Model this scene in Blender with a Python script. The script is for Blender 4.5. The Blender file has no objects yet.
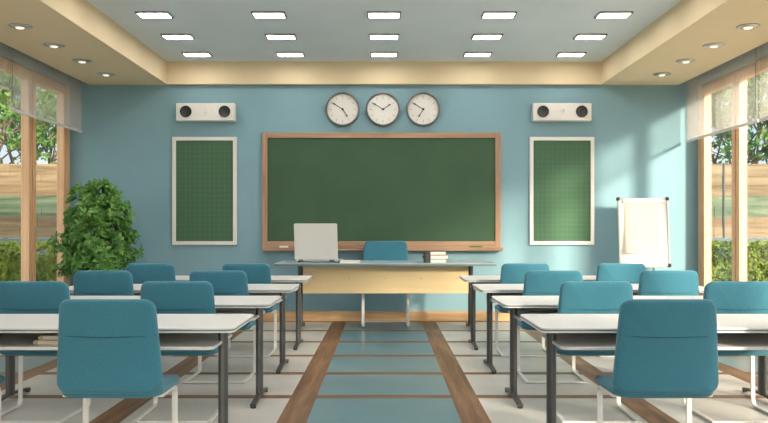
import bpy, bmesh, math, random
from mathutils import Vector, Matrix, noise
random.seed(7)
PI = math.pi
scene = bpy.context.scene
COL = scene.collection

# ------------------------------------------------------------------ materials
def lin(r, g, b):
    def f(c):
        c /= 255.0
        return c / 12.92 if c <= 0.04045 else ((c + 0.055) / 1.055) ** 2.4
    return (f(r), f(g), f(b), 1.0)

def base_mat(name, col, rough=0.5, metal=0.0, spec=0.5):
    m = bpy.data.materials.new(name)
    m.use_nodes = True
    b = m.node_tree.nodes['Principled BSDF']
    b.inputs['Base Color'].default_value = col
    b.inputs['Roughness'].default_value = rough
    b.inputs['Metallic'].default_value = metal
    b.inputs['Specular IOR Level'].default_value = spec
    return m, m.node_tree.nodes, m.node_tree.links, b

def ramp(N, pos_cols):
    r = N.new('ShaderNodeValToRGB')
    e = r.color_ramp.elements
    while len(e) > 1:
        e.remove(e[-1])
    e[0].position, e[0].color = pos_cols[0]
    for p, c in pos_cols[1:]:
        x = e.new(p)
        x.color = c
    return r

def mul(c, k):
    return (c[0] * k, c[1] * k, c[2] * k, 1.0)

def varied(name, col, rough=0.5, scale=6.0, amt=0.06, metal=0.0, bump=0.0, bscale=200.0, spec=0.5, stretch=(1, 1, 1)):
    """a plain finish with a slight mottling and an optional fine bump"""
    m, N, L, b = base_mat(name, col, rough, metal, spec)
    tc = N.new('ShaderNodeTexCoord')
    mp = N.new('ShaderNodeMapping')
    mp.inputs['Scale'].default_value = stretch
    L.new(tc.outputs['Object'], mp.inputs['Vector'])
    n = N.new('ShaderNodeTexNoise')
    n.inputs['Scale'].default_value = scale
    n.inputs['Detail'].default_value = 4
    L.new(mp.outputs[0], n.inputs['Vector'])
    r = ramp(N, [(0.3, mul(col, 1 - amt)), (0.7, mul(col, 1 + amt))])
    L.new(n.outputs['Fac'], r.inputs['Fac'])
    L.new(r.outputs['Color'], b.inputs['Base Color'])
    if bump > 0:
        n2 = N.new('ShaderNodeTexNoise')
        n2.inputs['Scale'].default_value = bscale
        L.new(mp.outputs[0], n2.inputs['Vector'])
        bp = N.new('ShaderNodeBump')
        bp.inputs['Strength'].default_value = bump
        bp.inputs['Distance'].default_value = 0.002
        L.new(n2.outputs['Fac'], bp.inputs['Height'])
        L.new(bp.outputs['Normal'], b.inputs['Normal'])
    return m

def wood(name, dark, mid, light, axis='Y', scale=1.0, rough=0.45, seam=0.0):
    """grain running along one axis"""
    m, N, L, b = base_mat(name, mid, rough)
    tc = N.new('ShaderNodeTexCoord')
    mp = N.new('ShaderNodeMapping')
    s = [14 * scale, 14 * scale, 14 * scale]
    s['XYZ'.index(axis)] = 0.9 * scale
    mp.inputs['Scale'].default_value = s
    L.new(tc.outputs['Object'], mp.inputs['Vector'])
    n = N.new('ShaderNodeTexNoise')
    n.inputs['Scale'].default_value = 1.0
    n.inputs['Detail'].default_value = 6
    n.inputs['Roughness'].default_value = 0.62
    n.inputs['Distortion'].default_value = 0.6
    L.new(mp.outputs[0], n.inputs['Vector'])
    r = ramp(N, [(0.28, dark), (0.5, mid), (0.74, light)])
    L.new(n.outputs['Fac'], r.inputs['Fac'])
    L.new(r.outputs['Color'], b.inputs['Base Color'])
    bp = N.new('ShaderNodeBump')
    bp.inputs['Strength'].default_value = 0.15
    bp.inputs['Distance'].default_value = 0.002
    L.new(n.outputs['Fac'], bp.inputs['Height'])
    L.new(bp.outputs['Normal'], b.inputs['Normal'])
    return m

def fabric(name, col):
    m, N, L, b = base_mat(name, col, 0.85, 0, 0.25)
    b.inputs['Sheen Weight'].default_value = 0.25
    b.inputs['Sheen Roughness'].default_value = 0.5
    tc = N.new('ShaderNodeTexCoord')
    w = []
    for ax, dirn in (('X', 'X'), ('Z', 'Z')):
        wv = N.new('ShaderNodeTexWave')
        wv.bands_direction = dirn
        wv.inputs['Scale'].default_value = 70
        wv.inputs['Distortion'].default_value = 2.0
        wv.inputs['Detail'].default_value = 2
        L.new(tc.outputs['Object'], wv.inputs['Vector'])
        w.append(wv)
    mx = N.new('ShaderNodeMath')
    mx.operation = 'ADD'
    L.new(w[0].outputs['Fac'], mx.inputs[0])
    L.new(w[1].outputs['Fac'], mx.inputs[1])
    n = N.new('ShaderNodeTexNoise')
    n.inputs['Scale'].default_value = 130
    n.inputs['Detail'].default_value = 3
    L.new(tc.outputs['Object'], n.inputs['Vector'])
    ad = N.new('ShaderNodeMath')
    ad.operation = 'MULTIPLY_ADD'
    ad.inputs[1].default_value = 0.25
    L.new(mx.outputs[0], ad.inputs[0])
    L.new(n.outputs['Fac'], ad.inputs[2])
    r = ramp(N, [(0.4, mul(col, 0.86)), (1.0, mul(col, 1.14))])
    L.new(ad.outputs[0], r.inputs['Fac'])
    L.new(r.outputs['Color'], b.inputs['Base Color'])
    bp = N.new('ShaderNodeBump')
    bp.inputs['Strength'].default_value = 0.2
    bp.inputs['Distance'].default_value = 0.001
    L.new(ad.outputs[0], bp.inputs['Height'])
    L.new(bp.outputs['Normal'], b.inputs['Normal'])
    return m

def leafmat(name, a, c, e, scale=9.0, trans=0.35, rough=0.45):
    m, N, L, b = base_mat(name, c, rough, 0, 0.4)
    tc = N.new('ShaderNodeTexCoord')
    n = N.new('ShaderNodeTexNoise')
    n.inputs['Scale'].default_value = scale
    n.inputs['Detail'].default_value = 3
    L.new(tc.outputs['Object'], n.inputs['Vector'])
    r = ramp(N, [(0.3, a), (0.52, c), (0.72, e)])
    L.new(n.outputs['Fac'], r.inputs['Fac'])
    L.new(r.outputs['Color'], b.inputs['Base Color'])
    t = N.new('ShaderNodeBsdfTranslucent')
    L.new(r.outputs['Color'], t.inputs['Color'])
    mx = N.new('ShaderNodeMixShader')
    mx.inputs[0].default_value = trans
    L.new(b.outputs[0], mx.inputs[1])
    L.new(t.outputs[0], mx.inputs[2])
    L.new(mx.outputs[0], N['Material Output'].inputs['Surface'])
    return m

def emis(name, col, s):
    m, N, L, b = base_mat(name, (0.8, 0.8, 0.8, 1))
    b.inputs['Emission Color'].default_value = col
    b.inputs['Emission Strength'].default_value = s
    return m

def blindmat(name, col, see):
    m, N, L, b = base_mat(name, col, 0.8, 0, 0.1)
    t = N.new('ShaderNodeBsdfTranslucent')
    t.inputs['Color'].default_value = col
    m1 = N.new('ShaderNodeMixShader')
    m1.inputs[0].default_value = 0.6
    L.new(b.outputs[0], m1.inputs[1])
    L.new(t.outputs[0], m1.inputs[2])
    tr = N.new('ShaderNodeBsdfTransparent')
    tc = N.new('ShaderNodeTexCoord')
    n = N.new('ShaderNodeTexNoise')
    n.inputs['Scale'].default_value = 60
    L.new(tc.outputs['Object'], n.inputs['Vector'])
    mr = N.new('ShaderNodeMapRange')
    mr.inputs['To Min'].default_value = see - 0.08
    mr.inputs['To Max'].default_value = see + 0.08
    L.new(n.outputs['Fac'], mr.inputs['Value'])
    m2 = N.new('ShaderNodeMixShader')
    L.new(mr.outputs[0], m2.inputs[0])
    L.new(m1.outputs[0], m2.inputs[1])
    L.new(tr.outputs[0], m2.inputs[2])
    L.new(m2.outputs[0], N['Material Output'].inputs['Surface'])
    return m

def glassmat():
    m, N, L, b = base_mat('window_glass', (1, 1, 1, 1))
    tr = N.new('ShaderNodeBsdfTransparent')
    tr.inputs['Color'].default_value = (0.95, 0.97, 0.96, 1)
    g = N.new('ShaderNodeBsdfGlossy')
    g.inputs['Roughness'].default_value = 0.02
    lw = N.new('ShaderNodeLayerWeight')
    lw.inputs['Blend'].default_value = 0.5
    pw = N.new('ShaderNodeMath'); pw.operation = 'POWER'; pw.inputs[1].default_value = 5.0
    L.new(lw.outputs['Facing'], pw.inputs[0])
    sc = N.new('ShaderNodeMath'); sc.operation = 'MULTIPLY_ADD'; sc.inputs[1].default_value = 0.4; sc.inputs[2].default_value = 0.02
    L.new(pw.outputs[0], sc.inputs[0])
    mx = N.new('ShaderNodeMixShader')
    L.new(sc.outputs[0], mx.inputs[0])
    L.new(tr.outputs[0], mx.inputs[1])
    L.new(g.outputs[0], mx.inputs[2])
    L.new(mx.outputs[0], N['Material Output'].inputs['Surface'])
    return m

M = {}
M['wall'] = varied('blue_wall_paint', (0.218, 0.362, 0.418, 1), 0.75, 2.0, 0.03, bump=0.1, bscale=300)
M['ceiling'] = varied('grey_ceiling_paint', (0.718, 0.798, 0.855, 1), 0.8, 2.0, 0.02)
M['cream'] = varied('cream_soffit_paint', (0.79, 0.63, 0.41, 1), 0.75, 2.0, 0.02)
M['rear'] = varied('pale_wall_paint', (0.62, 0.68, 0.68, 1), 0.8, 2.0, 0.02)
M['tile'] = varied('pale_floor_tile', (0.564, 0.530, 0.487, 1), 0.38, 3.0, 0.05)
M['bluetile'] = varied('blue_floor_tile', (0.122, 0.235, 0.275, 1), 0.30, 3.0, 0.06)
D_, M_, L_ = (0.09, 0.040, 0.016, 1), (0.19, 0.092, 0.039, 1), (0.33, 0.18, 0.082, 1)
M['strip'] = wood('brown_floor_wood_lengthwise', D_, M_, L_, 'Y')
M['cross'] = wood('brown_floor_wood_crosswise', D_, M_, L_, 'X')
M['skirt'] = wood('skirting_wood', (0.36, 0.21, 0.10, 1), (0.50, 0.31, 0.16, 1), (0.60, 0.40, 0.22, 1), 'X')
M['skirty'] = wood('skirting_wood_side', (0.36, 0.21, 0.10, 1), (0.50, 0.31, 0.16, 1), (0.60, 0.40, 0.22, 1), 'Y')
M['frame'] = wood('window_wood', (0.62, 0.33, 0.16, 1), (0.76, 0.43, 0.23, 1), (0.84, 0.53, 0.31, 1), 'Z', 0.8)
M['boardwood'] = wood('board_frame_wood', (0.270, 0.144, 0.084, 1), (0.391, 0.228, 0.140, 1), (0.484, 0.307, 0.195, 1), 'X')
M['boardwoodz'] = wood('board_frame_wood_upright', (0.270, 0.144, 0.084, 1), (0.391, 0.228, 0.140, 1), (0.484, 0.307, 0.195, 1), 'Z')
M['chalk'] = varied('green_chalk_surface', (0.058, 0.108, 0.062, 1), 0.75, 1.6, 0.08, spec=0.2)
M['white'] = varied('white_lacquer', (0.74, 0.70, 0.66, 1), 0.4, 4.0, 0.02)
M['laminate'] = varied('white_laminate', (0.70, 0.675, 0.65, 1), 0.38, 4.0, 0.02)
M['edge'] = varied('grey_blue_edge_band', (0.13, 0.20, 0.22, 1), 0.45, 4.0, 0.03)
M['shelfgrey'] = varied('grey_panel_paint', (0.30, 0.30, 0.30, 1), 0.5, 4.0, 0.03)
M['desktop'] = varied('blue_grey_desktop', (0.36, 0.44, 0.47, 1), 0.35, 4.0, 0.03)
M['panel'] = wood('pale_birch_panel', (0.596, 0.431, 0.224, 1), (0.637, 0.472, 0.257, 1), (0.679, 0.513, 0.290, 1), 'X', 0.5)
M['post'] = varied('dark_grey_steel', (0.112, 0.108, 0.105, 1), 0.38, 20.0, 0.05, metal=0.55)
M['steel'] = varied('pale_painted_steel', (0.72, 0.70, 0.67, 1), 0.35, 10.0, 0.02, metal=0.1)
M['chrome'] = varied('brushed_nickel', (0.55, 0.53, 0.50, 1), 0.28, 30.0, 0.05, metal=0.9)
M['lightframe'] = varied('dark_light_frame', (0.20, 0.18, 0.15, 1), 0.45, 10.0, 0.04)
M['fabric'] = fabric('teal_chair_fabric', (0.040, 0.166, 0.230, 1))
M['seam'] = varied('dark_teal_piping', (0.018, 0.10, 0.14, 1), 0.9, 30.0, 0.05)
M['black'] = varied('black_plastic', (0.02, 0.02, 0.022, 1), 0.45, 20.0, 0.1)
M['rubber'] = varied('speaker_cone_rubber', (0.016, 0.016, 0.017, 1), 0.6, 20.0, 0.1)
M['clockrim'] = varied('clock_rim_grey', (0.17, 0.17, 0.165, 1), 0.4, 10.0, 0.04, metal=0.4)
M['clockface'] = varied('clock_face_white', (0.80, 0.76, 0.71, 1), 0.5, 10.0, 0.01)
M['mark'] = varied('clock_mark_tan', (0.50, 0.42, 0.36, 1), 0.6, 10.0, 0.03)
M['paper'] = varied('white_paper', (0.80, 0.75, 0.68, 1), 0.8, 8.0, 0.02)
M['pages'] = varied('cream_book_pages', (0.74, 0.65, 0.52, 1), 0.8, 1.0, 0.06, stretch=(2, 2, 400))
M['darkcover'] = varied('dark_book_cover', (0.05, 0.042, 0.04, 1), 0.5, 20.0, 0.1)
M['wine'] = varied('wine_book_cover', (0.10, 0.03, 0.035, 1), 0.5, 20.0, 0.1)
M['tan'] = varied('tan_book_cover', (0.50, 0.40, 0.24, 1), 0.6, 20.0, 0.06)
M['olive'] = varied('green_eraser_felt', (0.10, 0.16, 0.03, 1), 0.9, 60.0, 0.15)
M['laptop'] = varied('warm_white_plastic', (0.70, 0.66, 0.62, 1), 0.4, 10.0, 0.01)
M['pot'] = varied('grey_clay_pot', (0.34, 0.32, 0.30, 1), 0.7, 12.0, 0.08)
M['soil'] = varied('dark_soil', (0.05, 0.035, 0.025, 1), 0.95, 60.0, 0.3)
M['bark'] = varied('grey_brown_bark', (0.14, 0.10, 0.07, 1), 0.9, 8.0, 0.35, stretch=(4, 4, 1))
M['leaf'] = leafmat('glossy_green_leaf', (0.08, 0.20, 0.045, 1), (0.17, 0.37, 0.085, 1), (0.36, 0.55, 0.17, 1), 9.0, 0.3, 0.38)
M['hedge'] = leafmat('hedge_leaf', (0.105, 0.150, 0.022, 1), (0.255, 0.315, 0.053, 1), (0.510, 0.525, 0.120, 1), 2.5, 0.35, 0.6)
M['tree'] = leafmat('tree_leaf', (0.07, 0.15, 0.03, 1), (0.14, 0.27, 0.06, 1), (0.28, 0.42, 0.12, 1), 1.2, 0.4, 0.55)
M['plank'] = wood('tan_fence_plank', (0.087, 0.052, 0.026, 1), (0.225, 0.150, 0.082, 1), (0.337, 0.245, 0.152, 1), 'X', 0.7, 0.75)
M['plank2'] = wood('brown_fence_plank', (0.076, 0.042, 0.020, 1), (0.191, 0.119, 0.062, 1), (0.295, 0.203, 0.114, 1), 'X', 0.7, 0.75)
M['greenplank'] = wood('weathered_green_plank', (0.034, 0.050, 0.026, 1), (0.092, 0.130, 0.072, 1), (0.211, 0.219, 0.139, 1), 'X', 0.7, 0.75)
M['plinth'] = varied('blue_grey_render', (0.121, 0.169, 0.189, 1), 0.85, 5.0, 0.06)
M['bounce_paving'] = varied('light_bounce_paving', (0.66, 0.62, 0.55, 1), 0.8, 1.5, 0.08, bump=0.3, bscale=40)  # for the added terrace, pale so it reflects sun indoors
M['grass'] = varied('lawn_green', (0.10, 0.16, 0.04, 1), 0.95, 8.0, 0.3)
M['blind'] = blindmat('sheer_blind_fabric', (0.90, 0.84, 0.80, 1), 0.75)
M['blindbar'] = varied('blind_bar_white', (0.74, 0.71, 0.68, 1), 0.5, 10.0, 0.02)
M['glass'] = glassmat()
M['led'] = emis('lit_ceiling_panel', (1.0, 0.965, 0.92, 1), 23.0)
M['bulb'] = emis('downlight_bulb', (1.0, 0.88, 0.72, 1), 0.9)

def gridboard():
    m, N, L, b = base_mat('green_squared_board', (0.06, 0.15, 0.07, 1), 0.7, 0, 0.2)
    tc = N.new('ShaderNodeTexCoord')
    sep = N.new('ShaderNodeSeparateXYZ')
    L.new(tc.outputs['Object'], sep.inputs[0])
    outs = []
    for ax in ('X', 'Z'):
        d = N.new('ShaderNodeMath'); d.operation = 'DIVIDE'; d.inputs[1].default_value = 0.068
        L.new(sep.outputs[ax], d.inputs[0])
        fr = N.new('ShaderNodeMath'); fr.operation = 'FRACT'
        L.new(d.outputs[0], fr.inputs[0])
        lt = N.new('ShaderNodeMath'); lt.operation = 'LESS_THAN'; lt.inputs[1].default_value = 0.11
        L.new(fr.outputs[0], lt.inputs[0])
        outs.append(lt)
    mx = N.new('ShaderNodeMath'); mx.operation = 'MAXIMUM'
    L.new(outs[0].outputs[0], mx.inputs[0]); L.new(outs[1].outputs[0], mx.inputs[1])
    r = ramp(N, [(0.0, (0.066, 0.138, 0.078, 1)), (1.0, (0.086, 0.164, 0.098, 1))])
    L.new(mx.outputs[0], r.inputs['Fac'])
    L.new(r.outputs['Color'], b.inputs['Base Color'])
    return m
M['grid'] = gridboard()

# ------------------------------------------------------------------ mesh helpers
def obj(name, bm, mat, parent=None, smooth=False, bevel=0.0, segs=2, recalc=True):
    if recalc:
        bmesh.ops.recalc_face_normals(bm, faces=bm.faces[:])
    me = bpy.data.meshes.new(name)
    bm.to_mesh(me)
    bm.free()
    mats = mat if isinstance(mat, (list, tuple)) else [mat]
    for k in mats:
        me.materials.append(M[k])
    if smooth:
        for p in me.polygons:
            p.use_smooth = True
    o = bpy.data.objects.new(name, me)
    COL.objects.link(o)
    if parent:
        o.parent = parent
    if bevel > 0:
        md = o.modifiers.new('Bevel', 'BEVEL')
        md.width = bevel
        md.segments = segs
        md.limit_method = 'ANGLE'
        md.angle_limit = math.radians(35)
    return o

def tag(o, label, cat, group=None, kind=None):
    o['label'] = label
    o['category'] = cat
    if group:
        o['group'] = group
    if kind:
        o['kind'] = kind
    return o

def struct(o):
    o['kind'] = 'structure'
    return o

def thing(name, label, cat, loc=(0, 0, 0), rz=0.0, group=None):
    o = bpy.data.objects.new(name, None)
    o.empty_display_size = 0.1
    COL.objects.link(o)
    o.location = loc
    o.rotation_euler = (0, 0, rz)
    return tag(o, label, cat, group)

def dup(root, loc, rz=0.0, label=None, group=None):
    r = root.copy()
    COL.objects.link(r)
    r.location = loc
    r.rotation_euler = (0, 0, rz)
    if label:
        r['label'] = label
    if group:
        r['group'] = group
    for ch in list(root.children):
        c = ch.copy()
        COL.objects.link(c)
        c.parent = r
        for g in list(ch.children):
            d = g.copy()
            COL.objects.link(d)
            d.parent = c
    return r

def box(bm, x0, x1, y0, y1, z0, z1, mi=0):
    v = [bm.verts.new(p) for p in ((x0, y0, z0), (x1, y0, z0), (x1, y1, z0), (x0, y1, z0),
                                   (x0, y0, z1), (x1, y0, z1), (x1, y1, z1), (x0, y1, z1))]
    for q in ((0, 3, 2, 1), (4, 5, 6, 7), (0, 1, 5, 4), (1, 2, 6, 5), (2, 3, 7, 6), (3, 0, 4, 7)):
        f = bm.faces.new([v[i] for i in q])
        f.material_index = mi
    return v

def boxm(*a):
    bm = bmesh.new()
    box(bm, *a)
    return bm

def lathe(bm, prof, n=32, axis='Z', center=(0, 0, 0)):
    """prof: (radius, height) pairs"""
    c = Vector(center)
    rings = []
    for r, h in prof:
        ring = []
        if r < 1e-6:
            p = {'Z': (0, 0, h), 'Y': (0, h, 0)}[axis]
            ring = [bm.verts.new(c + Vector(p))]
        else:
            for i in range(n):
                a = 2 * PI * i / n
                p = (r * math.cos(a), r * math.sin(a), h) if axis == 'Z' else (r * math.cos(a), h, r * math.sin(a))
                ring.append(bm.verts.new(c + Vector(p)))
        rings.append(ring)
    for a, b in zip(rings, rings[1:]):
        if len(a) == 1 and len(b) == 1:
            continue
        for i in range(n):
            j = (i + 1) % n
            if len(a) == 1:
                bm.faces.new((a[0], b[i], b[j]))
            elif len(b) == 1:
                bm.faces.new((a[i], a[j], b[0]))
            else:
                bm.faces.new((a[i], a[j], b[j], b[i]))
    for ring in (rings[0], rings[-1]):
        if len(ring) > 2:
            bm.faces.new(ring)

def fillet(pts, r, n=5):
    out = [Vector(pts[0])]
    for i in range(1, len(pts) - 1):
        p, a, b = Vector(pts[i]), Vector(pts[i - 1]), Vector(pts[i + 1])
        da, db = (a - p), (b - p)
        rr = min(r, da.length * 0.49, db.length * 0.49)
        s, e = p + da.normalized() * rr, p + db.normalized() * rr
        for k in range(n + 1):
            t = k / n
            out.append(s * (1 - t) ** 2 + p * 2 * t * (1 - t) + e * t * t)
    out.append(Vector(pts[-1]))
    return out

def sweep(bm, pts, w, t=None, up=None, n=10, radii=None):
    """sweep a section along points: round (t None) or a rounded bar w wide (along 'up') and t thick"""
    pts = [Vector(p) for p in pts]
    rings = []
    U = Vector(up).normalized() if up else None
    prev = None
    for i, p in enumerate(pts):
        d = (pts[min(i + 1, len(pts) - 1)] - pts[max(i - 1, 0)]).normalized()
        if U is not None:
            u = (U - d * U.dot(d)).normalized()
        elif prev is None:
            u = d.orthogonal().normalized()
        else:
            u = (prev - d * prev.dot(d)).normalized()
        prev = u
        v = d.cross(u)
        rad = radii[i] if radii else w
        ring = []
        if t is None:
            for k in range(n):
                a = 2 * PI * k / n
                ring.append(bm.verts.new(p + (u * math.cos(a) + v * math.sin(a)) * rad))
        else:
            c = min(w, t) * 0.28
            for su, sv in ((1, -.5), (1, .5), (.5, 1), (-.5, 1), (-1, .5), (-1, -.5), (-.5, -1), (.5, -1)):
                uu = math.copysign(w / 2 - (c if abs(su) < 1 else 0), su)
                vv = math.copysign(t / 2 - (c if abs(sv) < 1 else 0), sv)
                ring.append(bm.verts.new(p + u * uu + v * vv))
        rings.append(ring)
    for a, b in zip(rings, rings[1:]):
        m = len(a)
        for i in range(m):
            j = (i + 1) % m
            bm.faces.new((a[i], a[j], b[j], b[i]))
    bm.faces.new(rings[0][::-1])
    bm.faces.new(rings[-1])

def rrect(w, h, r, n=6, wt=None):
    """rounded rectangle outline centred on 0 (w at the bottom, wt at the top)"""
    wt = w if wt is None else wt
    out = []
    for cx, cy, a0 in ((1, 1, 0), (-1, 1, PI / 2), (-1, -1, PI), (1, -1, 1.5 * PI)):
        ww = wt if cy > 0 else w
        for k in range(n + 1):
            a = a0 + PI / 2 * k / n
            out.append((cx * (ww / 2 - r) + r * math.cos(a), cy * (h / 2 - r) + r * math.sin(a)))
    return out

def pad(bm, w, h, r, t, place, wt=None, rings=7, dome=0.35):
    """a cushion: rounded-rect outline, rounded rim, place(u, v, d) maps to space (d = offset across the thickness)"""
    layers = []
    out = rrect(w, h, r, 8, wt)
    e = t * 0.5
    def shrink(k, pts):
        return [(x * (1 - 2 * k / w), y * (1 - 2 * k / h)) for x, y in pts]
    seq = []
    for i in range(7):                                   # rim, half circle
        a = -PI / 2 + PI * i / 6
        seq.append((e * 0.8 * (1 - math.cos(a)), e * math.sin(a)))
    front = [(e * 0.8 + (min(w, h) / 2 - e * 0.8) * f, e * (1 + dome * (1 - (1 - f) ** 2))) for f in (0.12, 0.3, 0.55, 0.8, 0.93)]
    back = [(k, -d) for k, d in reversed(front)]
    seq = back + seq + front
    prev = None
    for k, d in seq:
        ring = [bm.verts.new(place(x, y, d)) for x, y in shrink(k, out)]
        if prev:
            m = len(ring)
            for i in range(m):
                j = (i + 1) % m
                bm.faces.new((prev[i], prev[j], ring[j], ring[i]))
        else:
            bm.faces.new(ring[::-1])
        prev = ring
    bm.faces.new(prev)

def leaf(bm, p, d, n, L, W, fold=0.25):
    """one leaf: six vertices, folded along the midrib and drooping at the tip"""
    d = d.normalized()
    s = d.cross(n)
    if s.length < 1e-4:
        s = d.orthogonal()
    s.normalize()
    nn = s.cross(d).normalized()
    a = bm.verts.new(p)
    m1 = bm.verts.new(p + d * L * 0.38)
    m2 = bm.verts.new(p + d * L * 0.72 - nn * L * 0.04)
    tip = bm.verts.new(p + d * L - nn * L * 0.13)
    for q in (1, -1):
        e1 = bm.verts.new(p + d * L * 0.34 + s * q * W * .44 + nn * W * fold)
        e2 = bm.verts.new(p + d * L * 0.70 + s * q * W * .42 + nn * (W * fold * .9 - L * .04))
        fs = ((a, m1, e1), (m1, m2, e2, e1), (m2, tip, e2))
        for f in fs:
            bm.faces.new(f if q > 0 else f[::-1])

def rdir():
    while True:
        v = Vector((random.uniform(-1, 1), random.uniform(-1, 1), random.uniform(-1, 1)))
        if 0.05 < v.length < 1:
            return v.normalized()

def rosette(bm, p, out, n, L, W):
    out = out.normalized()
    a, b = out.orthogonal().normalized(), None
    b = out.cross(a)
    ph = random.random() * 6.28
    for k in range(n):
        an = ph + 2.4 * k
        side = a * math.cos(an) + b * math.sin(an)
        d = (out * random.uniform(0.15, 0.9) + side * random.uniform(0.6, 1.0)).normalized()
        s = random.uniform(0.75, 1.2)
        leaf(bm, p + d * 0.01, d, out + Vector((0, 0, 0.4)), L * s, W * s)

# ------------------------------------------------------------------ dimensions
D = 10.77           # back wall
XW = 4.39           # side walls
H1, H2 = 3.30, 3.61 # soffit and ceiling height
Y0 = -2.0           # rear wall, behind the camera
XS = 3.02           # inner edge of the soffits
WB = [10.64 - 1.04 * i for i in range(11)]     # window unit edges, far to near
YWIN0 = WB[-1]
ZS, ZT = 0.14, 3.28  # window sill and head

# ------------------------------------------------------------------ floor
bm = bmesh.new()
xb = [-XW, -3.255, -3.06, -1.975, -1.765, -.718, -.518, .518, .718, 1.765, 1.975, 3.06, 3.255, XW]
seps = [10.70 - .953 * i for i in range(14)]
yb = [Y0]
for s in reversed(seps):
    yb += [s - .058, s + .058]
yb = [y for y in yb if Y0 <= y < D] + [D]
if yb[1] - yb[0] < 0.02:
    yb.pop(1)
vg = {}
def gv(i, j):
    if (i, j) not in vg:
        vg[(i, j)] = bm.verts.new((xb[i], yb[j], 0))
    return vg[(i, j)]
lower = []
for i in range(len(xb) - 1):
    xc = (xb[i] + xb[i + 1]) / 2
    is_strip = (xb[i + 1] - xb[i]) < 0.25
    for j in range(len(yb) - 1):
        yc = (yb[j] + yb[j + 1]) / 2
        near = min(abs(yc - s) for s in seps)
        if is_strip:
            mi = 2
        elif near < 0.058:
            mi = 3
        elif abs(xc) < .5 or abs(xc) > 3.2:
            mi = 1
        else:
            mi = 0
        f = bm.faces.new((gv(i, j), gv(i + 1, j), gv(i + 1, j + 1), gv(i, j + 1)))
        f.material_index = mi
struct(obj('floor', bm, ['tile', 'bluetile', 'strip', 'cross']))

# ------------------------------------------------------------------ walls and ceiling
struct(obj('wall_back', boxm(-XW - .12, XW + .12, D, D + .2, -.02, H2 + .1), 'wall'))
bm = bmesh.new()
box(bm, -XW - .12, XW + .12, Y0 - .2, Y0, -.02, ZS)
box(bm, -XW - .12, XW + .12, Y0 - .2, Y0, 2.40, H2 + .1)  # unseen lintel, set low to block sun on the nearest chairs
for a, b in ((-XW - .12, -4.2), (4.2, XW + .12)):
    box(bm, a, b, Y0 - .2, Y0, ZS, 2.40)
struct(obj('wall_rear', bm, 'rear'))
for sd, nm in ((-1, 'left'), (1, 'right')):
    bm = bmesh.new()
    xa, xbb = sorted((sd * XW, sd * (XW + .12)))
    box(bm, xa, xbb, Y0, YWIN0, -.02, H2 + .1)
    box(bm, xa, xbb, YWIN0, D, ZT, H2 + .1)
    box(bm, xa, xbb, YWIN0, D, -.02, ZS)
    box(bm, xa, xbb, 10.745, D, ZS, ZT)
    struct(obj('wall_' + nm, bm, 'wall'))
    a, b = sorted((sd * XW, sd * (XW - .018)))
    struct(obj('baseboard_' + nm, boxm(a, b, Y0, D - .02, .0, .13), 'skirty', bevel=.004))
struct(obj('baseboard_back', boxm(-XW, XW, D - .02, D, .0, .14), 'skirt', bevel=.004))
struct(obj('ceiling', boxm(-XW - .12, XW + .12, Y0, D, H2, H2 + .12), 'ceiling'))
for k, (x0, x1, y0, y1) in enumerate(((-4.12, -XS, Y0, D), (XS, 4.12, Y0, D))):
    struct(obj('trim_%d' % (k + 1), boxm(x0, x1, y0, y1, H1, H2), 'cream'))
struct(obj('trim_3', boxm(-XS, XS, D - .08, D, H1, H2), 'cream'))

# ------------------------------------------------------------------ windows
wn = 0
for sd in (-1, 1):
    for i in range(10):
        y1, y0 = WB[i], WB[i + 1]
        wn += 1
        w = bpy.data.objects.new('window_%d' % wn, None)
        COL.objects.link(w)
        struct(w)
        w.location = (sd * (XW + .05), (y0 + y1) / 2, ZS)
        hw, hh = (y1 - y0) / 2, ZT - ZS
        bm = bmesh.new()                                  # fixed outer frame
        ya = hw + (.11 if i == 0 else 0)
        fx0, fx1 = (-.055, .012) if sd < 0 else (-.012, .055)
        box(bm, fx0, fx1, -hw, -hw + .03, 0, hh)
        box(bm, fx0, fx1, hw - .03, hw, 0, hh)
        box(bm, fx0, fx1, -hw + .03, hw - .03, 0, .05)
        box(bm, fx0, fx1, -hw + .03, hw - .03, hh - .05, hh)
        if i == 0:                                        # jamb against the end of the wall
            box(bm, -.055, .055, hw + .004, ya, 0, hh)
        obj('window_frame', bm, 'frame', w, bevel=.004)
        bm = bmesh.new()                                  # sash, set a little proud
        a, c = -hw + .015, hw - .015
        box(bm, -.04, .06, a, a + .088, .056, hh - .056) if sd < 0 else box(bm, -.06, .04, a, a + .088, .056, hh - .056)
        box(bm, -.04, .06, c - .088, c, .056, hh - .056) if sd < 0 else box(bm, -.06, .04, c - .088, c, .056, hh - .056)
        x0, x1 = (-.04, .06) if sd < 0 else (-.06, .04)
        box(bm, x0, x1, a + .088, c - .088, .056, .18)
        box(bm, x0, x1, a + .088, c - .088, hh - .15, hh - .056)
        obj('sash', bm, 'frame', w, bevel=.006)
        obj('pane', boxm(-.004, .004, a + .083, c - .083, .17, hh - .14), 'glass', w)

for k in range(6):                                       # unseen glazing behind the viewer, added to let sky light in
    wn += 1
    w = bpy.data.objects.new('window_%d' % wn, None)
    COL.objects.link(w)
    struct(w)
    w.location = (-3.5 + 1.4 * k, Y0 - .08, ZS)
    hw, hh = .7, 2.40 - ZS
    bm = bmesh.new()
    box(bm, -hw, -hw + .09, -.05, .05, 0, hh); box(bm, hw - .09, hw, -.05, .05, 0, hh)
    box(bm, -hw + .09, hw - .09, -.05, .05, 0, .14); box(bm, -hw + .09, hw - .09, -.05, .05, hh - .12, hh)
    obj('window_frame', bm, 'frame', w, bevel=.005)
    obj('pane', boxm(-hw + .085, hw - .085, -.004, .004, .13, hh - .11), 'glass', w)

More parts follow.
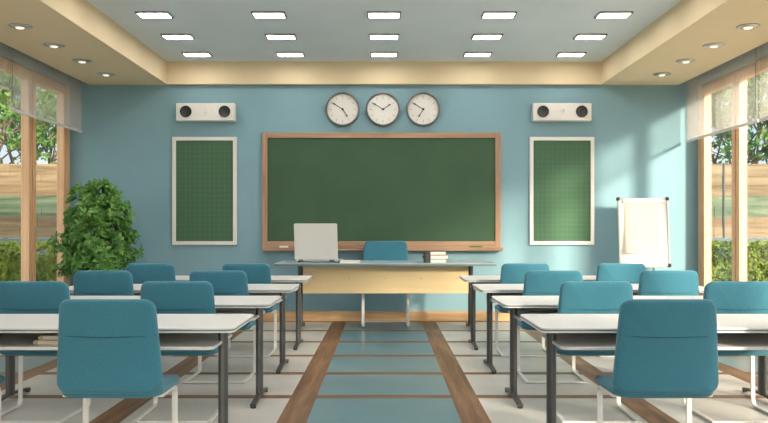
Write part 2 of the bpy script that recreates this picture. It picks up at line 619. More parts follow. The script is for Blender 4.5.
# ------------------------------------------------------------------ roller blinds
side_word = {-1: 'left', 1: 'right'}
near_word = ['nearest the back wall', 'second from the back wall', 'third from the back wall', 'fourth from the back wall', 'fifth from the back wall']
drops = {-1: [2.62, 2.83, 2.83, 2.83, 2.83], 1: [2.486, 2.486, 2.486, 2.486, 2.486]}
for sd in (-1, 1):
    for i in range(5):
        y1, y0 = 10.69 - 2.075 * i, 10.69 - 2.075 * i - 2.05
        zb = drops[sd][i]
        t = thing('roller_blind', 'sheer white roller blind over the %s windows, %s' % (side_word[sd], near_word[i]),
                  'blind', (sd * 4.20, (y0 + y1) / 2, 0), 0, 'roller blinds')
        h = (y1 - y0) / 2
        bm = bmesh.new()
        for k in range(1):
            box(bm, -.0015, .0015, -h, h, zb + .02, 3.34)
        obj('blind_fabric', bm, 'blind', t)
        obj('bottom_bar', boxm(-.012, .012, -h, h, zb, zb + .035), 'blindbar', t, bevel=.005)
        bm = bmesh.new()
        lathe(bm, [(.035, -h), (.035, h)], 20, 'Y', (sd * -.0, 0, 3.375))
        obj('roller_tube', bm, 'blindbar', t, smooth=False)
        bm = bmesh.new()
        sweep(bm, [(-sd * .02, -h + .02, 3.33), (-sd * .02, -h + .02, zb + .09)], .004, n=6)
        obj('pull_cord', bm, 'clockrim', t)

# ------------------------------------------------------------------ ceiling panels
row_word = ['row nearest the back wall', 'second row from the back wall', 'third row from the back wall', 'added unseen fourth row from the back wall',
            'added unseen fifth row from the back wall', 'added unseen sixth row from the back wall', 'added unseen seventh row from the back wall', 'added unseen eighth row from the back wall', 'added unseen ninth row from the back wall', 'added unseen tenth row from the back wall']
col_word = ['leftmost', 'second from left', 'middle', 'second from right', 'rightmost']
proto = None
for r in range(10):  # rows nearer the viewer are unseen, added to light the room
    for c in range(5):
        lab = 'flat lit ceiling panel, %s in the %s' % (col_word[c], row_word[r])
        loc = ((c - 2) * 1.24, 10.21 - .945 * r, H2)
        if proto is None:
            proto = t = thing('ceiling_light', lab, 'light', loc, 0, 'flat ceiling panels')
            bm = bmesh.new()
            a, b, e, f = .178, .162, .112, .096
            box(bm, -a, a, -e, -f, -.018, 0); box(bm, -a, a, f, e, -.018, 0)
            box(bm, -a, -b, -f, f, -.018, 0); box(bm, b, a, -f, f, -.018, 0)
            obj('light_frame', bm, 'lightframe', t)
            obj('diffuser', boxm(-b, b, -f, f, -.013, -.002), 'led', t)
        else:
            dup(proto, loc, 0, lab)

# ------------------------------------------------------------------ downlights in the soffits
proto = None
dl = ['nearest the back wall', 'second from the back wall', 'third from the back wall', 'fourth from the back wall']
for sd in (-1, 1):
    for k in range(4):
        lab = 'round nickel downlight in the cream %s soffit, %s' % (side_word[sd], dl[k])
        loc = (sd * 3.607, 9.99 - .787 * k, H1)
        if proto is None:
            proto = t = thing('downlight', lab, 'light', loc, 0, 'soffit downlights')
            bm = bmesh.new()
            lathe(bm, [(.075, -.001), (.108, -.001), (.112, -.005), (.104, -.010), (.088, -.012), (.080, -.008), (.075, -.001)], 40)
            obj('trim_ring', bm, 'chrome', t, smooth=True)
            bm = bmesh.new()
            lathe(bm, [(.078, -.003), (.072, -.012), (.05, -.018), (.045, -.008)], 40)
            obj('reflector', bm, 'chrome', t, smooth=True)
            bm = bmesh.new()
            lathe(bm, [(.042, -.008), (.042, -.020), (.03, -.026), (0, -.028)], 24)
            obj('bulb', bm, 'bulb', t, smooth=True)
        else:
            dup(proto, loc, 0, lab)

# ------------------------------------------------------------------ chalkboard
t = thing('chalkboard', 'large green chalkboard in a brown wooden frame on the back wall', 'chalkboard', (-.035, D, 0))
x0, x1, z0, z1 = -1.665, 1.662, 1.015, 2.629
fw = .076
obj('board_surface', boxm(x0 + fw - .01, x1 - fw + .01, -.03, -.005, z0 + .06, z1 - fw + .01), 'chalk', t)
bm = bmesh.new()
box(bm, x0, x1, -.05, 0, z1 - fw, z1)
box(bm, x0, x1, -.05, 0, z0, z0 + .10)
obj('frame_rail', bm, 'boardwood', t, bevel=.006)
for a, b in ((x0, x0 + fw), (x1 - fw, x1)):
    obj('frame_stile', boxm(a, b, -.052, 0, z0 + .0, z1), 'boardwoodz', t, bevel=.006)
bm = bmesh.new()
box(bm, x0 + .02, x1 + .02, -.14, -.0, .985, 1.012)
box(bm, x0 + .02, x1 + .02, -.14, -.125, 1.012, 1.03)
obj('chalk_tray', bm, 'boardwood', t, bevel=.005)
TZ = 1.012
bm = bmesh.new()
box(bm, -.06, .06, -.02, .02, 0, .04)
o = obj('chalk_box', bm, 'paper', bevel=.004)
o.location = (-1.39, D - .09, TZ)
tag(o, 'small white box of chalk on the left of the chalkboard tray', 'chalk box')
t = thing('board_eraser', 'green felt board eraser lying on the right of the chalkboard tray', 'eraser', (1.275, D - .09, TZ))
obj('felt_pad', boxm(-.10, .10, -.025, .025, 0, .028), 'olive', t, bevel=.008)
obj('eraser_grip', boxm(-.085, .085, -.02, .02, .028, .042), 'olive', t, bevel=.006)

# ------------------------------------------------------------------ squared boards
for x, nm in ((-2.504, 'left'), (2.483, 'right')):
    t = thing('grid_board', 'narrow green squared board in a white frame, %s of the large chalkboard' % nm, 'board', (x, D, 1.818), 0, 'white framed squared boards')
    w, h, f = .449, .752, .05
    obj('board_surface', boxm(-w + f - .01, w - f + .01, -.022, -.004, -h + f - .01, h - f + .01), 'grid', t)
    bm = bmesh.new()
    box(bm, -w, w, -.04, 0, h - f, h); box(bm, -w, w, -.04, 0, -h, -h + f)
    box(bm, -w, -w + f, -.04, 0, -h + f, h - f); box(bm, w - f, w, -.04, 0, -h + f, h - f)
    obj('frame', bm, 'white', t, bevel=.003)

# ------------------------------------------------------------------ wall speakers
for x, nm in ((-2.470, 'left'), (2.465, 'right')):
    t = thing('wall_speaker', 'long white wall speaker with two black cones above the %s squared board' % nm, 'speaker', (x, D, 2.906), 0, 'white wall speakers')
    obj('cabinet', boxm(-.404, .404, -.13, 0, -.12, .12), 'white', t, bevel=.006)
    for s in (-1, 1):
        bm = bmesh.new()
        lathe(bm, [(.078, -.131), (.078, -.142), (.066, -.142), (.056, -.120), (.030, -.1115), (.028, -.125), (.015, -.134), (0, -.136)], 36, 'Y', (s * .268, 0, .004))
        c = obj('cone', bm, 'rubber', t, smooth=True)
        bm = bmesh.new()
        lathe(bm, [(.080, -.129), (.082, -.140), (.072, -.146), (.066, -.138)], 36, 'Y', (s * .268, 0, .004))
        obj('cone_ring', bm, 'black', c, smooth=True)
    bm = bmesh.new()
    lathe(bm, [(.047, -.129), (.047, -.137), (.032, -.137), (.030, -.132), (.014, -.132), (.008, -.138), (0, -.139)], 32, 'Y', (0, 0, .004))
    obj('tweeter', bm, 'blindbar', t, smooth=False)

# ------------------------------------------------------------------ clocks
def hand(bm, ang, L, w, tail, y):
    d = Vector((math.sin(ang), 0, math.cos(ang)))
    s = Vector((d.z, 0, -d.x))
    pr = [(-tail, w * .6), (L * .72, w), (L * .74, w * 2.2), (L, w * .15)]
    vs = []
    for yy in (y, y - .004):
        vs.append([bm.verts.new(d * a + s * b + Vector((0, yy, 0))) for a, b in pr] +
                  [bm.verts.new(d * a - s * b + Vector((0, yy, 0))) for a, b in reversed(pr)])
    n = len(vs[0])
    bm.faces.new(vs[0]); bm.faces.new(vs[1][::-1])
    for i in range(n):
        j = (i + 1) % n
        bm.faces.new((vs[0][i], vs[0][j], vs[1][j], vs[1][i]))
for x, hh, nm, tm in ((-.577, 147, 'left', 'ten to five'), (-.015, 57, 'middle', 'ten to two'), (.547, 211, 'right', 'ten to seven')):
    t = thing('wall_clock', 'round white wall clock with grey rim showing %s, %s one of three' % (tm, nm), 'clock', (x, D, 2.957), 0, 'clocks above the chalkboard')
    bm = bmesh.new()
    lathe(bm, [(.215, -.012), (.215, -.055), (.222, -.062), (.236, -.058), (.240, -.045), (.240, 0)], 64, 'Y')
    obj('rim', bm, 'clockrim', t, smooth=False)
    bm = bmesh.new()
    lathe(bm, [(.217, -.010), (.217, -.022)], 64, 'Y')
    obj('dial', bm, 'clockface', t)
    bm = bmesh.new()
    for k in range(12):
        a = k * PI / 6
        d = Vector((math.sin(a), 0, math.cos(a))); s = Vector((d.z, 0, -d.x))
        w = .0045
        r0 = .148 if k % 3 == 0 else .155
        vv = [[bm.verts.new(d * r + s * q + Vector((0, yy, 0))) for r, q in ((r0, -w), (.187, -w), (.187, w), (r0, w))] for yy in (-.0222, -.0242)]
        bm.faces.new(vv[0]); bm.faces.new(vv[1][::-1])
        for i in range(4):
            j = (i + 1) % 4
            bm.faces.new((vv[0][i], vv[0][j], vv[1][j], vv[1][i]))
    obj('hour_marks', bm, 'mark', t)
    bm = bmesh.new(); hand(bm, math.radians(302), .175, .0055, .02, -.026)
    obj('minute_hand', bm, 'black', t)
    bm = bmesh.new(); hand(bm, math.radians(hh), .135, .006, .02, -.031)
    obj('hour_hand', bm, 'black', t)
    bm = bmesh.new(); lathe(bm, [(.014, -.022), (.014, -.037), (.008, -.040), (0, -.040)], 20, 'Y')
    obj('hub', bm, 'black', t)

# ------------------------------------------------------------------ student tables
TY = [4.52 + 1.32 * i for i in range(4)]
TX = 1.905
def rslab(bm, hw, hd, r, z0, z1, inset=0):
    o = rrect(2 * (hw - inset), 2 * (hd - inset), r, 5)
    a = [bm.verts.new((x, y, z0)) for x, y in o]
    b = [bm.verts.new((x, y, z1)) for x, y in o]
    bm.faces.new(a[::-1]); bm.faces.new(b)
    n = len(o)
    for i in range(n):
        j = (i + 1) % n
        bm.faces.new((a[i], a[j], b[j], b[i]))
def make_table(label, loc):
    t = thing('student_table', label, 'table', loc, 0, 'long student tables')
    bm = bmesh.new()
    rslab(bm, 1.065, .35, .045, .741, .752)
    top = obj('tabletop', bm, 'laminate', t, bevel=.003)
    bm = bmesh.new(); rslab(bm, 1.060, .345, .043, .7315, .7415)
    eb = obj('edge_band', bm, 'edge', top)
    bm = bmesh.new(); rslab(bm, 1.062, .347, .043, .724, .733)
    us = obj('underside', bm, 'laminate', top, bevel=.002)
    for q in (top, eb, us):
        q.data.transform(Matrix.Translation((0, .05, 0)))
    bm = bmesh.new(); rslab(bm, .95, .29, .05, .628, .646)
    obj('shelf', bm, 'laminate', t, bevel=.004)
    obj('back_panel', boxm(-.91, .91, .262, .28, .646, .724), 'shelfgrey', t)
    for s in (-1, 1):
        bm = bmesh.new()
        o = []
        for k in range(24):                               # oval column
            a = 2 * PI * k / 24
            o.append((s * .945 + .027 * math.cos(a), .052 * math.sin(a)))
        lo = [bm.verts.new((x, y, .035)) for x, y in o]
        hi = [bm.verts.new((x, y, .724)) for x, y in o]
        bm.faces.new(lo[::-1]); bm.faces.new(hi)
        for i in range(24):
            j = (i + 1) % 24
            bm.faces.new((lo[i], lo[j], hi[j], hi[i]))
        lg = obj('leg', bm, 'post', t, smooth=False)
        bm = bmesh.new()
        sweep(bm, [(s * .945, y, z) for y, z in ((-.29, .020), (-.24, .026), (-.08, .040), (0, .046), (.08, .040), (.24, .026), (.29, .020))], .044, .022, up=(1, 0, 0))
        obj('foot', bm, 'post', lg)
        for yy in (-.28, .28):
            bm = bmesh.new(); lathe(bm, [(.020, 0), (.021, .010), (.016, .014)], 16, 'Z', (s * .945, yy, 0))
            obj('foot_pad', bm, 'black', lg)
    return t
rw = ['nearest row', 'second nearest row', 'second farthest row', 'farthest row']
tproto = None
for i, y in enumerate(TY):
    for sd in (-1, 1):
        lab = 'long white table on dark grey legs, %s of aisle, %s' % (side_word[sd], rw[i])
        loc = (sd * TX + (.016 if sd < 0 else .022), y, 0)
        if tproto is None:
            tproto = make_table(lab, loc)
        else:
            dup(tproto, loc, 0, lab)

# ------------------------------------------------------------------ chairs
def make_chair(label, loc):
    t = thing('classroom_chair', label, 'chair', loc, 0, 'teal student chairs')
    HB, ZB = .503, .435                                   # backrest height and bottom edge
    def back(u, v, d):
        z = ZB + HB / 2 + v
        f = (v / HB + .5)
        lean = -.140 - .035 * f + .02 * math.sin(f * PI)
        bow = .10 * (u / .27) ** 2 * .35
        sag = .022 * (u / .27) ** 2 * (1 - f)              # lower edge curves up at the ends
        return Vector((u, lean + d + bow, z + sag))
    bm = bmesh.new(); pad(bm, .548, HB, .055, .052, back, wt=.494, dome=.25)
    b = obj('backrest', bm, 'fabric', t, smooth=True)
    bm = bmesh.new()
    pts = []
    for k in range(17):
        u = -.253 + .506 * k / 16
        v = .745 - ZB - HB / 2
        p = back(u, v, -.0325)
        pts.append(p)
    sweep(bm, pts, .0028, n=8)
    obj('seam', bm, 'seam', b, smooth=True)
    def seat(u, v, d):
        f = v / .44
        return Vector((u, .095 + v, .455 + d - .02 * max(0, f) ** 2 * 2 - .012 * math.cos(u / .26 * PI / 2)))
    bm = bmesh.new(); pad(bm, .53, .44, .07, .055, seat, dome=.15)
    obj('seat', bm, 'fabric', t, smooth=True)
    for s in (-1, 1):
        x = s * .248
        bm = bmesh.new()
        path = fillet([(x, -.06, .425), (x, .215, .425), (x, .205, .012), (x, -.29, .012)], .05, 6)
        sweep(bm, path, .032, .014, up=(1, 0, 0))
        obj('leg', bm, 'steel', t)
    bm = bmesh.new()
    sweep(bm, fillet([(-.262, -.285, .012), (.262, -.285, .012)], .02), .03, .014, up=(0, 1, 0))
    obj('floor_bar', bm, 'steel', t)
    bm = bmesh.new()
    sweep(bm, [(-.245, .02, .418), (.245, .02, .418)], .03, .012, up=(0, 1, 0))
    obj('seat_brace', bm, 'steel', t)
    return t
CY = [4.075 + 1.32 * i for i in range(4)]
crow = rw
cproto = None
for i, y in enumerate(CY):
    for sd in (-1, 1):
        for x, pos in ((1.415, 'beside the aisle'), (2.40, 'by the windows')):
            lab = 'teal fabric chair at the %s table of the %s, %s' % (side_word[sd], crow[i], pos)
            loc = (sd * x + (.036 if sd > 0 else .002), y, 0)
            rz = math.radians(random.uniform(-1.2, 1.2))
            if cproto is None:
                cproto = make_chair(lab, loc)
            else:
                dup(cproto, loc, rz, lab)
tc = dup(cproto, (.02, 10.24, 0), PI, 'teal fabric chair behind the teacher desk, facing the room')
tc.scale = (1.18, 1.17, 1.20)
del tc['group']

# ------------------------------------------------------------------ teacher desk
DZ = .865
t = thing('teacher_desk', 'wide teacher desk with blue grey top and pale wooden front panel', 'desk', (.02, 9.91, 0))
bm = bmesh.new(); rslab(bm, 1.375, .43, .02, DZ - .012, DZ)
top = obj('desktop', bm, 'desktop', t, bevel=.003)
bm = bmesh.new(); rslab(bm, 1.37, .425, .02, DZ - .034, DZ - .012)
obj('edge_band', bm, 'edge', top, bevel=.002)
fp = obj('front_panel', boxm(-1.045, 1.045, -.20, -.18, .475, DZ - .034), 'panel', t, bevel=.002)
for k in range(5):
    bm = bmesh.new(); lathe(bm, [(.012, -.196), (.012, -.204), (.006, -.207), (0, -.207)], 16, 'Y', (-.90 + .45 * k, 0, .665))
    obj('screw_cap', bm, 'tan', fp)
for s in (-1, 1):
    bm = bmesh.new()
    lathe(bm, [(.032, .04), (.032, DZ - .034)], 24, 'Z', (s * 1.095, 0, 0))
    lg = obj('leg', bm, 'post', t)
    bm = bmesh.new()
    sweep(bm, [(s * 1.095, y, z) for y, z in ((-.36, .028), (-.1, .046), (0, .05), (.1, .046), (.36, .028))], .05, .03, up=(1, 0, 0))
    obj('foot', bm, 'post', lg)
    for yy in (-.33, .33):
        bm = bmesh.new(); lathe(bm, [(.024, 0), (.026, .014), (.018, .02)], 16, 'Z', (s * 1.095, yy, 0))
        obj('foot_pad', bm, 'black', lg)
    obj('panel_bracket', boxm(min(s * 1.03, s * 1.08), max(s * 1.03, s * 1.08), -.18, -.02, .60, .64), 'post', lg)

# laptop, lid towards the viewer
t = thing('laptop', 'open white laptop on the left of the teacher desk, lid towards the viewer', 'laptop', (-.852, 9.70, DZ), math.radians(-7))
obj('base', boxm(-.275, .275, .01, .37, .012, .032), 'laptop', t, bevel=.006)
bm = bmesh.new()
for k in range(4):
    for c in range(12):
        box(bm, -.24 + .04 * c, -.206 + .04 * c, .06 + .038 * k, .092 + .038 * k, .032, .035)
obj('keyboard', bm, 'blindbar', t)
def lid(u, v, d):
    y = -.02 + .02
    return Vector((u, -.004 - .055 * ((v + .22) / .44) + d, .264 + v))
bm = bmesh.new()
o = rrect(.55, .455, .018, 4)
a = [bm.verts.new(lid(u, v, -.009)) for u, v in o]; b = [bm.verts.new(lid(u, v, .009)) for u, v in o]
bm.faces.new(a); bm.faces.new(b[::-1])
for i in range(len(o)):
    j = (i + 1) % len(o)
    bm.faces.new((a[i], a[j], b[j], b[i]))
l_ = obj('lid', bm, 'laptop', t, bevel=.004)
bm = bmesh.new()
o = rrect(.50, .39, .004, 2)
bm.faces.new([bm.verts.new(lid(u, v, .0105)) for u, v in o])
obj('screen', bm, 'black', l_)
for s in (-1, 1):
    bm = bmesh.new(); sweep(bm, [(s * .20 - .03, .002, .024), (s * .20 + .03, .002, .024)], .014, n=12)
    obj('hinge', bm, 'clockrim', t)
for sx in (-1, 1):
    for sy in (.05, .33):
        bm = bmesh.new(); lathe(bm, [(.014, 0), (.014, .013)], 12, 'Z', (sx * .24, sy, 0))
        obj('rubber_foot', bm, 'black', t)

# books
def book(name, label, loc, rz, w, d, h, cover, group=None, pages='paper'):
    """lying book: spine at -x, pages facing the other sides"""
    t = thing(name, label, 'book', loc, rz, group)
    c = .003
    sw = .055 if cover == 'darkcover' else .014
    obj('pages', boxm(-w / 2 + .012, w / 2 - .004, -d / 2 + .005, d / 2 - .005, c, h - c), pages, t)
    bm = bmesh.new()
    box(bm, -w / 2, w / 2, -d / 2, d / 2, 0, c)
    box(bm, -w / 2, w / 2, -d / 2, d / 2, h - c, h)
    obj('cover', bm, cover, t)
    bm = bmesh.new()
    o = [(-w / 2 + sw, -.0004), (-w / 2, -.0004), (-w / 2 - .008, h * .25), (-w / 2 - .011, h * .5), (-w / 2 - .008, h * .75), (-w / 2, h + .0004), (-w / 2 + sw, h + .0004)]
    a = [bm.verts.new((x, -d / 2, z)) for x, z in o]; b = [bm.verts.new((x, d / 2, z)) for x, z in o]
    bm.faces.new(a); bm.faces.new(b[::-1])
    for i in range(len(o)):
        j = (i + 1) % len(o)
        bm.faces.new((a[i], a[j], b[j], b[i]))
    obj('spine', bm, 'darkcover' if cover == 'paper' else cover, t)
    return t
g = 'books stacked on the teacher desk'
book('book', 'bottom book of the stack of three on the teacher desk', (.640, 9.66, DZ), math.radians(5), .25, .19, .048, 'darkcover', g)
book('book', 'middle book of the teacher desk stack, sticking out on both sides', (.648, 9.66, DZ + .049), math.radians(9), .28, .19, .048, 'darkcover', g)
book('book', 'topmost book of the stack on the teacher desk', (.640, 9.66, DZ + .098), math.radians(4), .25, .19, .046, 'darkcover', g)
book('paperback', 'thin white paperback lying flat to the right of the laptop', (-.43, 9.62, DZ), math.radians(-2), .26, .19, .030, 'paper')
g = 'books on the shelf of the nearest left table'
book('book', 'tan book under the other on the shelf of the nearest left table', (-1.80, 4.41, .646), 0, .30, .22, .026, 'tan', g, 'pages')
book('book', 'upper tan book on the shelf of the nearest left table', (-1.79, 4.42, .672), math.radians(2), .28, .21, .024, 'tan', g, 'pages')

# ------------------------------------------------------------------ flip chart
t = thing('flip_chart', 'white flip chart easel with a paper pad and black corners by the right windows', 'flip chart', (3.50, 10.34, 0), math.radians(-4))
tilt = math.radians(7)
def fc(x, d, z):
    """board plane, leaning back: z along the board from its lower edge"""
    return Vector((x, d * math.cos(tilt) + z * math.sin(tilt), .80 + z * math.cos(tilt) + -d * math.sin(tilt)))
def fbox(bm, x0, x1, d0, d1, z0, z1):
    v = [bm.verts.new(fc(x, d, z)) for x, d, z in ((x0, d0, z0), (x1, d0, z0), (x1, d1, z0), (x0, d1, z0), (x0, d0, z1), (x1, d0, z1), (x1, d1, z1), (x0, d1, z1))]
    for q in ((0, 3, 2, 1), (4, 5, 6, 7), (0, 1, 5, 4), (1, 2, 6, 5), (2, 3, 7, 6), (3, 0, 4, 7)):
        bm.faces.new([v[i] for i in q])
W2, HH = .325, .90
bm = bmesh.new(); fbox(bm, -W2 + .012, W2 - .012, -.008, .012, .01, HH - .01)
obj('board', bm, 'white', t)
bm = bmesh.new()
for s in (-1, 1):
    fbox(bm, s * W2 - .011, s * W2 + .011, -.014, .016, 0, HH)
fbox(bm, -W2, W2, -.014, .016, -.011, .011); fbox(bm, -W2, W2, -.014, .016, HH - .011, HH + .011)
fr = obj('board_frame', bm, 'chrome', t, bevel=.004)
for sx in (-1, 1):
    for z in (0, HH):
        bm = bmesh.new(); fbox(bm, sx * W2 - .026, sx * W2 + .026, -.02, .02, z - .026, z + .026)
        obj('corner_cap', bm, 'black', fr, bevel=.016, segs=3)
bm = bmesh.new(); fbox(bm, -.27, .27, -.036, -.010, HH - .055, HH - .012)
obj('clamp_bar', bm, 'white', t, bevel=.006)
bm = bmesh.new()                                          # pad of paper with a lifted lower left corner
nx, nz = 10, 14
g_ = []
for j in range(nz + 1):
    row = []
    for i in range(nx + 1):
        u, v = i / nx, j / nz
        lift = .022 * max(0, (1 - u) * .9 + (1 - v) * 1.0 - 1.15) ** 1.5 * 3
        x = -.245 + .455 * u - .012 * (1 - v) * (1 - u)
        row.append(bm.verts.new(fc(x, -.016 - lift - .006 * (1 - v), .155 + .69 * v)))
    g_.append(row)
for j in range(nz):
    for i in range(nx):
        bm.faces.new((g_[j][i], g_[j][i + 1], g_[j + 1][i + 1], g_[j + 1][i]))
bmesh.ops.solidify(bm, geom=bm.faces[:], thickness=.004)
obj('paper_pad', bm, 'paper', t, smooth=False)
bm = bmesh.new(); fbox(bm, -.10, .26, -.07, .0, -.035, -.02); fbox(bm, -.10, .26, -.07, -.062, -.02, -.005)
obj('pen_tray', bm, 'chrome', t, bevel=.003)
for a, b in (((-.10, .05, .85), (-.32, -.10, .0)), ((.10, .05, .85), (.32, -.10, .0)), ((0, .12, .95), (0, .34, .0))):
    bm = bmesh.new(); sweep(bm, [a, b], .013, n=12)
    lg = obj('leg', bm, 'chrome', t, smooth=True)
    bm = bmesh.new(); lathe(bm, [(.018, 0), (.018, .03), (.013, .035)], 14, 'Z', (b[0], b[1], 0))
    obj('rubber_foot', bm, 'black', lg)
bm = bmesh.new(); sweep(bm, [(-.10, .055, .84), (.10, .055, .84)], .012, n=10); sweep(bm, [(0, .05, .84), (0, .13, .90)], .012, n=10)
obj('leg_bracket', bm, 'chrome', t)

# ------------------------------------------------------------------ potted plant
random.seed(11)
PX, PY = -3.70, 9.93
t = thing('potted_plant', 'bushy green potted ficus standing in the left back corner', 'plant', (PX, PY, 0))
bm = bmesh.new(); lathe(bm, [(0, .0), (.15, 0), (.17, .02), (.21, .36), (.225, .36), (.225, .41), (.20, .41), (.195, .33)], 40)
p = obj('pot', bm, 'pot', t, smooth=False)
bm = bmesh.new(); lathe(bm, [(.196, .33), (.19, .35), (.1, .365), (0, .37)], 32)
obj('soil', bm, 'soil', p)
def radius(z):
    """silhouette of the crown by height, left and right alike"""
    ks = [(.62, .2), (.72, .33), (.86, .41), (1.05, .42), (1.25, .41), (1.45, .39), (1.62, .34), (1.76, .23), (1.91, .05)]
    for (a, ra), (b, rb) in zip(ks, ks[1:]):
        if a <= z <= b:
            return ra + (rb - ra) * (z - a) / (b - a)
    return 0.04
bm = bmesh.new(); bmw = bmesh.new()
for k in range(4):
    a = k * 1.7
    top = Vector((.12 * math.cos(a), .12 * math.sin(a), 1.35 + .1 * k))
    sweep(bmw, [(0.03 * math.cos(a), .03 * math.sin(a), .34), (.03 * math.cos(a + .5), .03 * math.sin(a + .5), .7), top], .014, n=7, radii=[.018, .014, .006])
for k in range(540):
    z = random.uniform(.62, 1.86)
    R = radius(z)
    if random.random() > (R / .54) * 1.25 + .12:
        continue
    a = random.uniform(0, 2 * PI)
    bump = 1 + .22 * math.sin(3 * a + 5 * z) + .13 * math.sin(7 * z + 2 * a)
    f = random.random() ** .38
    r = R * f * bump * random.uniform(.85, 1.12)
    p_ = Vector((r * math.cos(a), r * math.sin(a) * .95, z))
    out = Vector((math.cos(a), math.sin(a), .55 + (z - 1.2) * .5))
    rosette(bm, p_, out + rdir() * .5, random.randint(5, 7), .098, .054)
    if k % 5 == 0:
        sweep(bmw, [(0.02, 0, max(.5, z - .35)), p_ * .6 + Vector((0, 0, (z - .1) * .4)), p_], .004, n=5)
obj('foliage', bm, 'leaf', t, recalc=False)
obj('stem', bmw, 'bark', t, smooth=True)

# ------------------------------------------------------------------ outdoors
struct(obj('ground', boxm(-45, 45, -20, 60, -.32, -.12), 'grass'))
for k, (x0, x1, y0, y1) in enumerate(((-10.5, -XW - .12, -7, 12.4), (XW + .12, 10.5, -7, 12.4), (-XW - .12, XW + .12, -7, Y0 - .2))):
    struct(obj('trim_%d' % (k + 4), boxm(x0, x1, y0, y1, -.119, -.03), 'bounce_paving'))   # unseen pale terrace, added to bounce sunlight up to the ceiling
FY = 16.0
rows = [(1.09, 1.31, 0), (1.31, 1.53, 1), (1.53, 1.745, 2), (1.745, 1.965, 2), (1.965, 2.20, 1), (2.20, 2.41, 0), (2.41, 2.63, 0)]
for sd in (-1, 1):
    nm = side_word[sd]
    xs = sorted((sd * 4.9, sd * 17.0))
    t = thing('plank_fence', 'tan board fence with a faded green band outside the %s windows' % nm, 'fence', (0, FY, -.12), 0, 'garden fences')
    bm = bmesh.new()
    random.seed(3 + sd)
    for a, b, mi in rows:
        x = xs[0] - random.uniform(0, 1.5)
        while x < xs[1]:
            L = random.uniform(2.2, 3.2)
            x0, x1 = max(x, xs[0]), min(x + L - .008, xs[1])
            if x1 - x0 > .05:
                box(bm, x0, x1, -.02 + random.uniform(-.008, .006), .02, a + .12, b + .12, mi)
            x += L
    obj('plank_panel', bm, ['plank', 'plank2', 'greenplank'], t)
    bm = bmesh.new(); box(bm, xs[0], xs[1], -.08, .12, 0, 1.205)
    obj('plinth', bm, 'plinth', t)
    for k in range(0 if sd > 0 else 1, 5):
        x = sd * ((7.05 if sd > 0 else 8.3) + 2.4 * k)
        obj('post', boxm(x - .014, x + .014, -.045, -.022, 1.21, 2.75), 'black', t)

random.seed(21)
for sd in (-1, 1):
    nm = side_word[sd]
    t = thing('hedge', 'olive green clipped hedge outside below the %s fence' % nm, 'hedge', (0, 13.4, -.12), 0, 'garden hedges')
    bm = bmesh.new()
    x0, x1 = sorted((sd * 4.9, sd * 11.5))
    for k in range(3600):
        x = random.uniform(x0, x1)
        if random.random() < .5:
            y, z = random.uniform(-.42, -.30), random.uniform(.05, 1.1)
            out = Vector((0, -1, .35))
        else:
            y, z = random.uniform(-.4, .4), random.uniform(1.02, 1.14)
            out = Vector((0, -.2, 1))
        z += .04 * noise.noise(Vector((x * 2, y * 2, 0)))
        rosette(bm, Vector((x, y, z)), out + rdir() * .7, 5, .075, .04)
    obj('foliage', bm, 'hedge', t, recalc=False)
    bm = bmesh.new()
    for k in range(24):
        x = x0 + (x1 - x0) * (k + .5) / 24
        for q in range(3):
            sweep(bm, [(x, 0, 0), (x + random.uniform(-.1, .1), random.uniform(-.1, .1), .5), (x + random.uniform(-.2, .2), random.uniform(-.25, .25), 1.0)], .01, n=5)
    obj('stems', bm, 'bark', t)
    obj('inner_mass', boxm(x0 + .05, x1 - .05, -.27, .27, .08, .95), 'hedge', t)

def tree(label, x, y, stems, seed, H, R, grp):
    random.seed(seed)
    t = thing('garden_tree', label, 'tree', (x, y, -.12), 0, grp)
    bmw = bmesh.new(); bml = bmesh.new()
    tips = []
    def grow(p, d, L, r, lev):
        pts = [p]; q = p.copy(); dd = d.copy()
        for k in range(4):
            dd = (dd + rdir() * .16 + Vector((0, 0, .05))).normalized()
            q = q + dd * L / 4
            pts.append(q.copy())
        sweep(bmw, pts, r, n=7, radii=[r * (1 - .11 * k) for k in range(5)])
        if lev == 0:
            tips.append((q, dd)); tips.append((pts[2], dd)); return
        for c in range(3):
            nd = (dd + rdir() * .75).normalized()
            grow(pts[random.choice((3, 4))], nd, L * .68, r * .52, lev - 1)
        if lev <= 2:
            tips.append((pts[3], dd))
    for s in range(stems):
        a = 2 * PI * s / stems + .4
        lean = .16 + .14 * random.random()
        grow(Vector((.12 * math.cos(a), .12 * math.sin(a), 0)), Vector((lean * math.cos(a), lean * math.sin(a), 1)).normalized(), H * .50, .085 if stems > 1 else .11, 3)
    for p, d in tips:
        for k in range(5):
            rosette(bml, p + rdir() * random.uniform(.05, R), rdir() + Vector((0, 0, .3)), 5, .13, .075)
    obj('trunk', bmw, 'bark', t, smooth=True)
    obj('foliage', bml, 'tree', t, recalc=False)
tg = 'trees beyond the garden fence'
tree('green tree with several trunks behind the left fence, nearest the back wall', -8.55, 19.0, 3, 5, 5.2, .55, tg)
tree('green leafy tree behind the left fence, at the left edge of the picture', -9.75, 19.3, 2, 9, 5.4, .55, tg)
tree('green tree with forked trunk behind the right fence, nearest the back wall', 8.35, 19.0, 2, 14, 5.0, .5, tg)
tree('green leafy tree behind the right fence, at the right edge of the picture', 9.35, 19.2, 2, 31, 5.3, .55, tg)

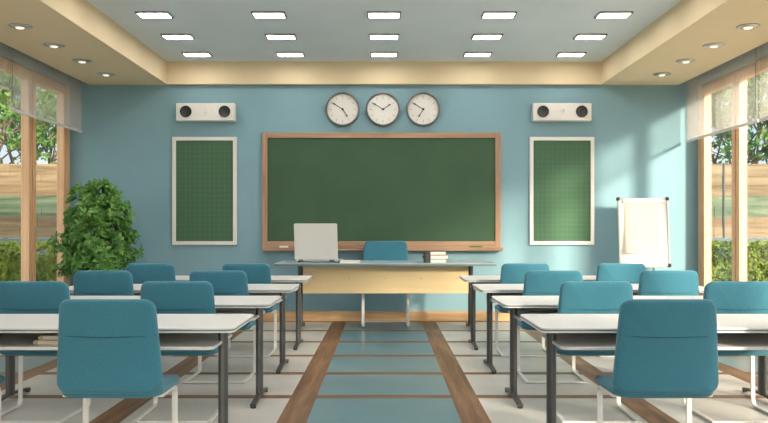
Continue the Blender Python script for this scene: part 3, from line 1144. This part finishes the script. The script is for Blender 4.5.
# ------------------------------------------------------------------ sky, sun, camera
w = bpy.data.worlds.new('sky')
scene.world = w
w.use_nodes = True
N, L = w.node_tree.nodes, w.node_tree.links
bg = N['Background']
tcn = N.new('ShaderNodeTexCoord')
sp = N.new('ShaderNodeSeparateXYZ')
L.new(tcn.outputs['Generated'], sp.inputs[0])
r = ramp(N, [(0.0, (0.45, 0.48, 0.45, 1)), (0.49, (0.62, 0.68, 0.70, 1)), (0.52, (0.55, 0.74, 0.88, 1)), (0.70, (0.30, 0.54, 0.82, 1)), (1.0, (0.18, 0.38, 0.72, 1))])
mr = N.new('ShaderNodeMapRange')
mr.inputs['From Min'].default_value = -1
L.new(sp.outputs['Z'], mr.inputs['Value'])
L.new(mr.outputs[0], r.inputs['Fac'])
nz_ = N.new('ShaderNodeTexNoise')
nz_.inputs['Scale'].default_value = 3.0
nz_.inputs['Detail'].default_value = 6
mp = N.new('ShaderNodeMapping'); mp.inputs['Scale'].default_value = (1, 1, 2.6)
L.new(tcn.outputs['Generated'], mp.inputs['Vector']); L.new(mp.outputs[0], nz_.inputs['Vector'])
cr = ramp(N, [(0.46, (0, 0, 0, 1)), (0.68, (1, 1, 1, 1))])
L.new(nz_.outputs['Fac'], cr.inputs['Fac'])
mxc = N.new('ShaderNodeMix'); mxc.data_type = 'RGBA'
L.new(cr.outputs['Color'], mxc.inputs[0])
L.new(r.outputs['Color'], mxc.inputs[6])
mxc.inputs[7].default_value = (0.92, 0.93, 0.95, 1)
# the bright haze of the sky around the low sun
nv = N.new('ShaderNodeVectorMath'); nv.operation = 'DOT_PRODUCT'
nv.inputs[1].default_value = Vector((1.0, -1.2, 0.52)).normalized()
L.new(tcn.outputs['Generated'], nv.inputs[0])
gl = ramp(N, [(0.45, (0, 0, 0, 1)), (0.8, (0.35, 0.35, 0.35, 1)), (1.0, (1, 1, 1, 1))])
gm = N.new('ShaderNodeMapRange'); gm.inputs['From Min'].default_value = -1
L.new(nv.outputs['Value'], gm.inputs['Value'])
L.new(gm.outputs[0], gl.inputs['Fac'])
gx = N.new('ShaderNodeMix'); gx.data_type = 'RGBA'; gx.blend_type = 'ADD'; gx.inputs[0].default_value = 1
gs = N.new('ShaderNodeMix'); gs.data_type = 'RGBA'; gs.blend_type = 'MULTIPLY'; gs.inputs[0].default_value = 1
gs.inputs[7].default_value = (4.4, 4.1, 3.6, 1)
L.new(gl.outputs['Color'], gs.inputs[6])
L.new(mxc.outputs[2], gx.inputs[6]); L.new(gs.outputs[2], gx.inputs[7])
L.new(gx.outputs[2], bg.inputs['Color'])
bg.inputs['Strength'].default_value = 1.15

sun = bpy.data.lights.new('sun', 'SUN')
sun.energy = 8.5
sun.angle = math.radians(6)
sun.color = (1.0, 0.88, 0.70)
so = bpy.data.objects.new('sun', sun)
COL.objects.link(so)
sd_ = Vector((-1.0, 1.4, -0.53))
so.rotation_euler = sd_.to_track_quat('-Z', 'Y').to_euler()
so.location = (12, -6, 9)

cam = bpy.data.cameras.new('camera')
cam.sensor_fit = 'HORIZONTAL'
cam.sensor_width = 36
cam.lens = 36 * 770 / 768
cam.shift_y = 16.5 / 768
cam.clip_start = .05
co = bpy.data.objects.new('camera', cam)
COL.objects.link(co)
co.location = (0, 0, 1.30)
co.rotation_euler = (PI / 2, 0, 0)
scene.camera = co

vs = scene.view_settings
scene.display_settings.display_device = 'sRGB'
vs.view_transform = 'Standard'
vs.look = 'None'
vs.use_curve_mapping = False
vs.gamma = 1
vs.exposure = 0.02
scene.cycles.use_denoising = True
scene.cycles.max_bounces = 12
scene.cycles.diffuse_bounces = 6
scene.cycles.transparent_max_bounces = 24
scene.cycles.sample_clamp_indirect = 6
scene.cycles.caustics_reflective = False
scene.cycles.caustics_refractive = False
